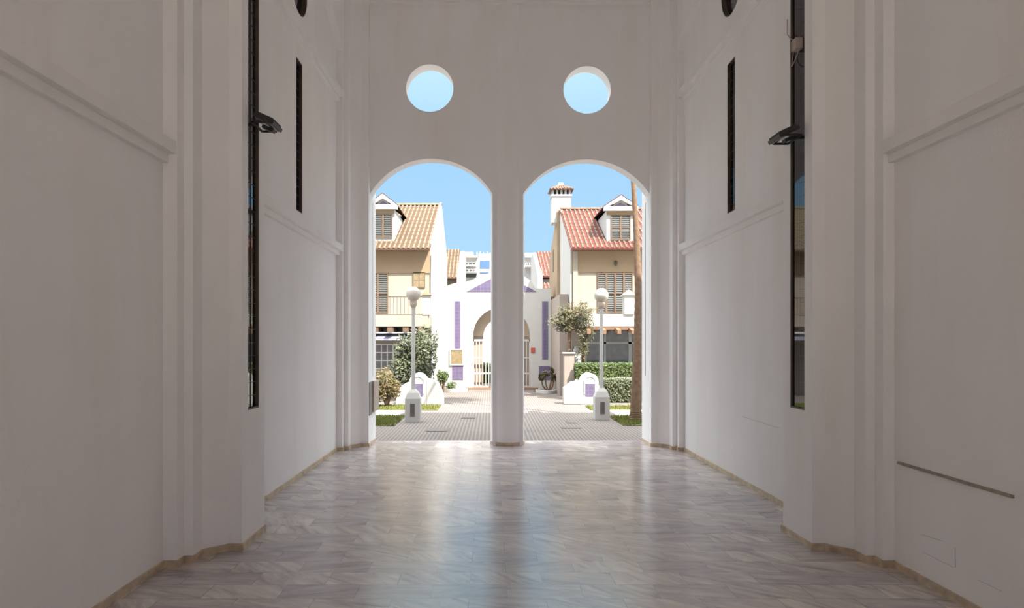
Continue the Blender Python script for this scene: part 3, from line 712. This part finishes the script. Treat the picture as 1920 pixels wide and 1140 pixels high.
# ---- right house
XR = 2.33
hr = thing('house', (5.0, 22.5, 0), 'cream house with reddish tiled roof and chimney seen through the right arch', 'house')
zr2 = PZ(393, 22.8); zev2 = PZ(465, ye)
gab = [(YH, 0), (YH, zev2+.10), (22.8, zr2-.04), (26.0, zr2-1.6), (26.0, 0)]
link('wall', MB().prism(gab, 'X', XR+.05, 9.0), M['cream'], hr)
link('gable_wall', MB().prism([(YH-.02, 0), (YH-.02, zev2+.0), (22.8, zr2+.02), (26.1, zr2-1.60), (26.1, 0)], 'X', XR, XR+.05), M['outer'], hr)
barrel_roof(hr, XR-.02, 9.0, ye, zev2, 22.8, zr2, M['tilecap_r'], M['pan_r'], .14)
back_slope(hr, XR, 9.0, 22.8, zr2, 26.3, zr2-1.7, M['pan_r']); ridge_tiles(hr, XR, 9.0, 22.8, zr2+.02, M['tilecap_r'])
dormer(hr, PX(1163, 20.08), 20.08, .40, 4.5, PZ(395, 20.08), PZ(368, 20.08), (PX(1145.5, 20.08), PX(1182, 20.08), PZ(450, 20.08), PZ(404, 20.08)), 22.4, M['tilecap_r'], M['pan_r'], M['outer'])
br = link('chimney_breast', MB().prism([(22.9, 2.3), (22.9, zr2+.0), (25.9, zr2-1.3), (25.9, 2.3)], 'X', XR-.0, XR-.10), M['peach'], hr)
link('breast_window', MB().prism([(24.0, 4.1), (24.0, 4.75)] + [(24.22+.22*math.cos(math.pi - math.pi*k/8), 4.75+.12*math.sin(math.pi*k/8)) for k in range(9)] + [(24.44, 4.1)], 'X', XR-.115, XR-.09), M['wood'], br)
YC = 22.95; cx0, cx1 = PX(1035, YC), PX(1070.5, YC)
ch = link('chimney', MB().box(cx0, cx1, YC, YC+.6, zr2-.4, PZ(367, YC)), M['outer'], hr)
zc = PZ(367, YC)
link('chimney_band', MB().box(cx0-.03, cx1+.03, YC-.03, YC+.63, zc-.02, zc+.04), M['outer'], ch)
z_a, z_b = zc+.04, PZ(356, YC)
pt = MB()
for k in range(5):
    xx = cx0 + (cx1-cx0-.07)*k/4; pt.box(xx, xx+.07, YC, YC+.07, z_a, z_b).box(xx, xx+.07, YC+.53, YC+.6, z_a, z_b)
for k in (1, 2, 3):
    yy = YC + .53*k/4; pt.box(cx0, cx0+.07, yy, yy+.07, z_a, z_b).box(cx1-.07, cx1, yy, yy+.07, z_a, z_b)
link('chimney_vents', pt, M['outer'], ch)
link('flue', MB().box(cx0+.12, cx1-.12, YC+.12, YC+.48, z_a, z_b), M['brown'], ch)
cxm, cym = (cx0+cx1)/2, YC+.3
cap = MB().add([(cx0-.09, YC-.09, z_b), (cx1+.09, YC-.09, z_b), (cx1+.09, YC+.69, z_b), (cx0-.09, YC+.69, z_b),
                (cxm-.09, cym-.09, z_b+.20), (cxm+.09, cym-.09, z_b+.20), (cxm+.09, cym+.09, z_b+.20), (cxm-.09, cym+.09, z_b+.20)],
               [(3,2,1,0),(0,1,5,4),(1,2,6,5),(2,3,7,6),(3,0,4,7),(4,5,6,7)])
for k in range(8):
    xx = cx0-.06 + (cx1-cx0+.12)*k/7; fx = cxm + (xx-cxm)*.22
    cap.tube([(xx, YC-.1, z_b+.01), (fx, cym-.09, z_b+.2)], [.036, .02], 8)
link('chimney_cap', cap, M['tilecap_r'], ch)
link('chimney_finial', MB().box(cxm-.09, cxm+.09, cym-.09, cym+.09, z_b+.19, z_b+.30), M['outer'], ch, bev=.02)
link('eave_shade_band', MB().box(XR+.04, 9.0, YH-.03, YH, PZ(511, YH)-.0, zev2-.02), M['peach'], hr)  # right facade's eave shadow, likewise put in as peach colour
link('pilaster', MB().box(PX(1074, YH), PX(1083, YH), YH-.07, YH, PZ(600, YH), zev2-.05), M['cream'], hr)
shutters(hr, PX(1120, YH), PX(1186, YH), YH, PZ(588, YH), PZ(512, YH), 4, .06)
wl_ = link('wall_lamp', MB().lathe(PX(1154, YH), YH-.08, [(.01, PZ(500, YH)), (.04, PZ(497, YH)), (.05, PZ(492, YH)), (.01, PZ(489, YH))], 12), M['brown'], hr, smooth=True)
bal = link('balcony', MB().box(PX(1083, 19.3), 9, 19.3, YH, PZ(612, 19.3), PZ(589, 19.3)), M['outer'], hr)
cpx = PX(1181, 19.2); zc = PZ(553, 19.2)
link('end_post', MB().box(cpx-.14, cpx+.14, 19.25, 19.6, PZ(589, 19.2), zc), M['outer'], bal)
link('post_cap', MB().add([(cpx-.19, 19.2, zc), (cpx+.19, 19.2, zc), (cpx+.19, 19.65, zc), (cpx-.19, 19.65, zc), (cpx, 19.4, zc+.17)], [(3,2,1,0),(0,1,4),(1,2,4),(2,3,4),(3,0,4)]), M['outer'], bal)
link('pergola_beam', MB().box(PX(1098, 19), 8, 19.15, 19.3, PZ(618, 19), PZ(613, 19)), M['terra'], hr)
for xx in (1101, 1130, 1158, 1184, 1212):
    link('rafter', MB().prism([(19.95, 2.0), (18.75, PZ(626, 18.75)), (18.75, PZ(619, 18.75)), (19.95, 2.12)], 'X', PX(xx, 18.75), PX(xx+7, 18.75)), M['terra'], hr)
wf = link('glazed_front', MB().box(PX(1098, 19.95), 8, 19.92, 20.0, PZ(645, 19.95), PZ(641, 19.95)).box(PX(1132, 19.95), PX(1136, 19.95), 19.92, 20, 0, PZ(617, 19.95)).box(PX(1178, 19.95), PX(1184, 19.95), 19.92, 20, 0, PZ(617, 19.95)).box(PX(1097, 19.95), PX(1100, 19.95), 19.92, 20, 0, PZ(617, 19.95)), M['outer'], hr)
link('pane', MB().box(PX(1100, 19.95), 8, 19.96, 20.005, 0.1, PZ(617, 19.95)), M['glassh'], wf)
wpt = thing('gate_pillar', (PX(1084, 18.9), 18.9, 0), 'bright white square pillar left of the glazed front', 'pillar')
link('shaft', MB().box(PX(1079, 19.3), PX(1092, 19.3), 19.55, 19.8, 0, PZ(655, 18.9)), M['outer'], wpt, bev=.01)
link('cap', MB().box(PX(1081, 19.3), PX(1090, 19.3), 19.55, 19.75, PZ(655, 18.9), PZ(650, 18.9)), M['outer'], wpt)
wp2 = thing('gate_pillar', (PX(1067, 20), 20.0, 0), 'beige shaded pillar with flat cap under the small tree', 'pillar')
link('shaft', MB().box(PX(1058, 18.9), PX(1077, 18.9), 18.9, 19.2, 0, PZ(663, 18.9)), M['beige'], wp2, bev=.01)  # darker beige carries the shade on this pillar
link('cap', MB().box(PX(1056, 18.9), PX(1078.5, 18.9), 18.86, 19.24, PZ(663, 18.9), PZ(660.5, 18.9)), M['outer'], wp2)

# ---- gate wall with arch
GY = 23.3; gx = lambda x: PX(x, GY); gz = lambda y: PZ(y, GY); gc = gx(940.5); GT = 1.1
gw = thing('gate_wall', (gc, GY, 0), 'tall white gabled wall with a central arched gate and purple tiles', 'gate wall')
poly = [(XL, 0), (XL, gz(536)), (gx(838), gz(536)), (gx(852), gz(531)), (gx(878), gz(527)), (gx(900), gz(519)), (gc, gz(503)), (gx(984), gz(519)), (gx(997), gz(528)), (gx(1004), gz(541)), (gx(1033), gz(541)), (gx(1033), 0)]
wb = link('wall', MB().prism(poly, 'Y', GY, GY+GT), M['outer'], gw)
zsp = gz(630); ar = gx(994)-gc
cut(wb, [MB().prism([(gc-ar, .04)] + [(gc - ar*math.cos(math.pi*k/32), zsp + ar*math.sin(math.pi*k/32)) for k in range(33)] + [(gc+ar, .04)], 'Y', GY-.2, GY+GT+.2)])
va = MB()
for k in range(32):
    for (ra, rb, y0, y1) in ((ar+.002, ar-.34, GY+.75, GY+GT+.02),):
        p = [(gc - r_*math.cos(math.pi*q/32), zsp + r_*math.sin(math.pi*q/32)) for r_, q in ((ra, k), (ra, k+1), (rb, k+1), (rb, k))]
        va.prism(p, 'Y', y0, y1)
link('vault_lining', va, M['brickwork'], gw)
link('jamb', MB().box(gc+ar-.34, gc+ar+.002, GY+.75, GY+GT+.02, 0, zsp), M['cream'], gw)
link('jamb', MB().box(gc-ar-.002, gc-ar+.34, GY+.75, GY+GT+.02, 0, zsp), M['cream'], gw)
link('pediment_tiles', MB().prism([(gx(875), gz(547)), (gx(1006), gz(547)), (gc, gz(512))], 'Y', GY-.015, GY+.01), M['purple'], gw)
link('tile_strip', MB().box(gx(852.5), gx(863.5), GY-.015, GY+.01, gz(655), gz(565)), M['purple'], gw)
link('tile_strip', MB().box(gx(1016.5), gx(1027.5), GY-.015, GY+.01, gz(674), gz(565)), M['purple'], gw)
link('tile_panel', MB().box(gx(848), gx(868.5), GY-.015, GY+.01, gz(712), gz(686)), M['purple'], gw)
link('tile_panel', MB().box(gx(1010.5), gx(1031.5), GY-.015, GY+.01, gz(712.5), gz(686.5)), M['purple'], gw)
pq = thing('wall_plaque', (gx(857), GY, gz(684)), 'square ochre ceramic plaque in a white frame on the gate wall', 'plaque')
pq_f = MB().box(gx(843), gx(870), GY-.05, GY, gz(656.5), gz(654)).box(gx(843), gx(870), GY-.05, GY, gz(685), gz(682.5)).box(gx(843), gx(845.5), GY-.05, GY, gz(682.5), gz(656.5)).box(gx(867.5), gx(870), GY-.05, GY, gz(682.5), gz(656.5))
link('frame', pq_f, M['outer'], pq); link('ceramic', MB().box(gx(845.5), gx(867.5), GY-.03, GY, gz(682.5), gz(656.5)), M['mosaic'], pq)
# gate
gt = thing('gate', (gc, GY+.2, 0), 'white barred double gate closing the arched opening', 'gate')
gy = GY+.2
fr_ = MB().box(gc-ar, gc+ar, gy-.02, gy+.02, gz(640), gz(636)).box(gc-ar, gc+ar, gy-.015, gy+.015, gz(702), gz(699)).box(gc-ar, gc+ar, gy-.015, gy+.015, gz(727), gz(724)).box(gc-ar, gc+ar, gy-.015, gy+.015, gz(672), gz(670))
fr_.box(gc-.03, gc+.03, gy-.02, gy+.02, gz(727), gz(636)).box(gc-ar, gc-ar+.03, gy-.02, gy+.02, gz(727), gz(636)).box(gc+ar-.03, gc+ar, gy-.02, gy+.02, gz(727), gz(636))
link('gate_frame', fr_, M['outer'], gt)
for k in range(1, 18):
    if k == 9: continue
    x = gc-ar + 2*ar*k/18; link('bar', MB().box(x-.011, x+.011, gy-.011, gy+.011, gz(727), gz(637)), M['outer'], gt)
struct('trim_4', MB().box(gc-ar-.25, gc+ar+.25, GY-.35, GY+GT+.3, -0.004, 0.045), M['terra'])
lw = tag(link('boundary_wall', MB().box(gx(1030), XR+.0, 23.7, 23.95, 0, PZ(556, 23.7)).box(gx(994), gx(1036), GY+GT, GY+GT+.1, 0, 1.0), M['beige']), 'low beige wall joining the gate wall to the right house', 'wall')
# low wall in front of right house side (shaded beige)
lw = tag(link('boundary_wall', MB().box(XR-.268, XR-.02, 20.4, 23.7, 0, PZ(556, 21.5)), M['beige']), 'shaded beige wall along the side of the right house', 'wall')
rs = tag(link('wall_sign', MB().box(gx(995.5), gx(1003), GY-.03, GY, gz(661), gz(652)), M['red']), 'small red sign on the gate wall right of the arch', 'sign')
# planters and plants by the gate wall
def kerb(x0, x1, Y, label):
    t = thing('planter', ((x0+x1)/2, Y+.25, 0), label, 'planter')
    pts = [(x0 + (x1-x0)*k/14, Y + .38*(1-math.sin(math.pi*k/14))) for k in range(15)]
    o = MB()
    for (a, b), (c_, d_) in zip(pts, pts[1:]): o.prism([(a, b), (c_, d_), (c_, d_+.09), (a, b+.09)], 'Z', 0, .11)
    link('kerb', o, M['outer'], t)
    link('soil', MB().prism([(x0, Y+1.0)] + [(a, b+.08) for a, b in pts] + [(x1, Y+1.0)], 'Z', -.01, .05), M['soil'], t)
kerb(PX(826, 21.6), PX(877, 21.6), 21.5, 'curved white kerbed bed at the left foot of the gate wall')
kerb(PX(1006, 21.0), PX(1048, 21.0), 21.0, 'curved white kerbed bed at the right foot of the gate wall')
shrub('shrub', PX(843, 22), 22.1, .42, .3, .30, 'low green plants in the left kerbed bed', M['leaf'], 300, .035, 8, 5)
yc_ = thing('yucca_plant', (PX(1028, 21.6), 21.6, 0), 'bare-stemmed yucca with leafy tips in the right kerbed bed', 'plant')
st = MB(); lf = MB(); rnd = random.Random(3)
for (dx, z) in ((-.22, .42), (-.10, .55), (.10, .62), (.17, .40)):
    x = PX(1028, 21.6); st.tube([(x, 21.6, .0), (x+dx*.8, 21.6, z*.5), (x+dx, 21.6, z)], [.03, .026, .022], 7)
    leaves(lf, (x+dx, 21.6, z+.05), (.09, .09, .12), 60, .06, rnd, 0)
link('stems', st, M['bark'], yc_); link('foliage', lf, M['leaf_olive'], yc_)

# ---- beyond the gate
hedge(gc-.9, gc+.9, 26.5, 27.0, .75, 'green hedge seen low through the bars of the gate', M['leaf'], 2500, 8)
iw = tag(link('inner_wall', MB().box(gc-2.2, gc-.45, 29.5, 29.8, 0, 2.6).box(gc+.1, gc+2.2, 29.5, 29.8, 0, 2.3), M['outer']), 'white inner wall with a gap seen through the arched gate', 'wall')
# tiled roofs behind
bl = thing('house', (-3.0, 31, 0), 'partly hidden house with ochre roof behind the left house', 'house')
x1 = PX(858, 30); barrel_roof(bl, x1-2.0, x1, 30, PZ(521, 30), 32.5, PZ(468, 32.5), M['tilecap_l'], M['pan_l'], .15, 8)
link('wall', MB().prism([(30.3, 0), (30.3, PZ(524, 30)), (32.5, PZ(472, 32.5)), (34, PZ(480, 32.5)), (34, 0)], 'X', x1-2.0, x1-.03), M['cream'], bl)
link('gable_wall', MB().prism([(29.95, 0), (29.95, PZ(519, 30)), (32.5, PZ(471, 32.5)), (34.1, PZ(474, 32.5)), (34.1, 0)], 'X', x1-.03, x1+.22), M['outer'], bl)
bl = thing('house', (4.0, 31, 0), 'partly hidden house with red roof behind the right house', 'house')
x1 = PX(1016, 30); barrel_roof(bl, x1, x1+3.0, 30, PZ(518, 30), 33.5, PZ(472, 33.5), M['tilecap_r'], M['pan_r'], .15, 8)
link('wall', MB().prism([(30.3, 0), (30.3, PZ(522, 30)), (33.5, PZ(476, 33.5)), (35, PZ(480, 33.5)), (35, 0)], 'X', x1+.03, x1+3), M['outer'], bl)
link('gable_wall', MB().prism([(29.95, 0), (29.95, PZ(518, 30)), (33.5, PZ(474, 33.5)), (35.1, PZ(478, 33.5)), (35.1, 0)], 'X', x1-.18, x1+.03), M['outer'], bl)
barrel_roof(bl, x1-.0, x1+3, 28.7, PZ(542, 28.7), 29.6, PZ(531, 29.6), M['tilecap_r'], M['pan_r'], .15, 2)
# apartment block
YA = 46.0; ax = lambda x: PX(x, YA); az = lambda y: PZ(y, YA)
ap = thing('apartment_building', (ax(930), YA, 0), 'distant white apartment block with balconies above the gate wall', 'building')
link('wall', MB().box(ax(858), ax(1012), YA, YA+7, 0, az(484)).box(ax(897), ax(985), YA+.5, YA+6, 0, az(474)), M['outer'], ap)
link('penthouse', MB().box(ax(861), ax(887), YA+.2, YA+4, az(484), az(471.5)), M['stone'], ap)
link('roof_overhang', MB().box(ax(861), ax(896), YA-.4, YA+3, az(484), az(480.5)), M['stone'], ap)
link('roof_parapet', MB().box(ax(984), ax(1007), YA-.3, YA+3, az(484), az(475)), M['steelgrey'], ap)
for (a, b, c_, d_, mm, nm) in ((868, 892, 498, 493, 'glassh', 'window'), (871, 893, 520, 510, 'shutter', 'balcony_opening'), (900, 918, 503, 489, 'blue', 'window_blind'), (900, 916, 512.5, 510, 'blue', 'window_blind'),
                              (984, 987, 497.5, 494, 'glassh', 'window'), (990, 1003, 498, 494, 'glassh', 'window'), (925, 945, 500, 488, 'glassh', 'window'), (950, 975, 500, 488, 'glassh', 'window')):
    link(nm, MB().box(ax(a), ax(b), YA-.03, YA+.02, az(c_), az(d_)), M[mm], ap)
for (a, b, z) in ((864, 893, 500), (865, 895, 512), (984, 1007, 501)):
    bq = link('balcony', MB().box(ax(a), ax(b), YA-.9, YA, az(z+1.5), az(z)), M['outer'], ap)
    railing(bq, ax(a), ax(b), YA-.88, az(z), az(z-5), .25, M['trim'], .02)
for k, (xx, hh) in enumerate(((893, 469), (899, 467.5), (905, 470), (913, 468.5), (918, 470))):
    link('roof_vent', MB().box(ax(xx), ax(xx+2), YA+1, YA+1.3, az(474.5), az(hh)), M['outer'], ap)
shrub('tree', PX(990, 40), 40, 1.0, .8, 1.5, 'rounded treetop in front of the distant apartment block', M['leaf_grey'], 500, .1, 11, 6, 'tree', z0=4.6-1.0)
tt = [o for o in COL.objects if o.get('category') == 'tree' and 'treetop' in o['label']][0]
link('trunk', MB().tube([(PX(990, 40), 40, 0), (PX(990, 40), 40, 3.8)], .12, 8), M['bark'], tt)
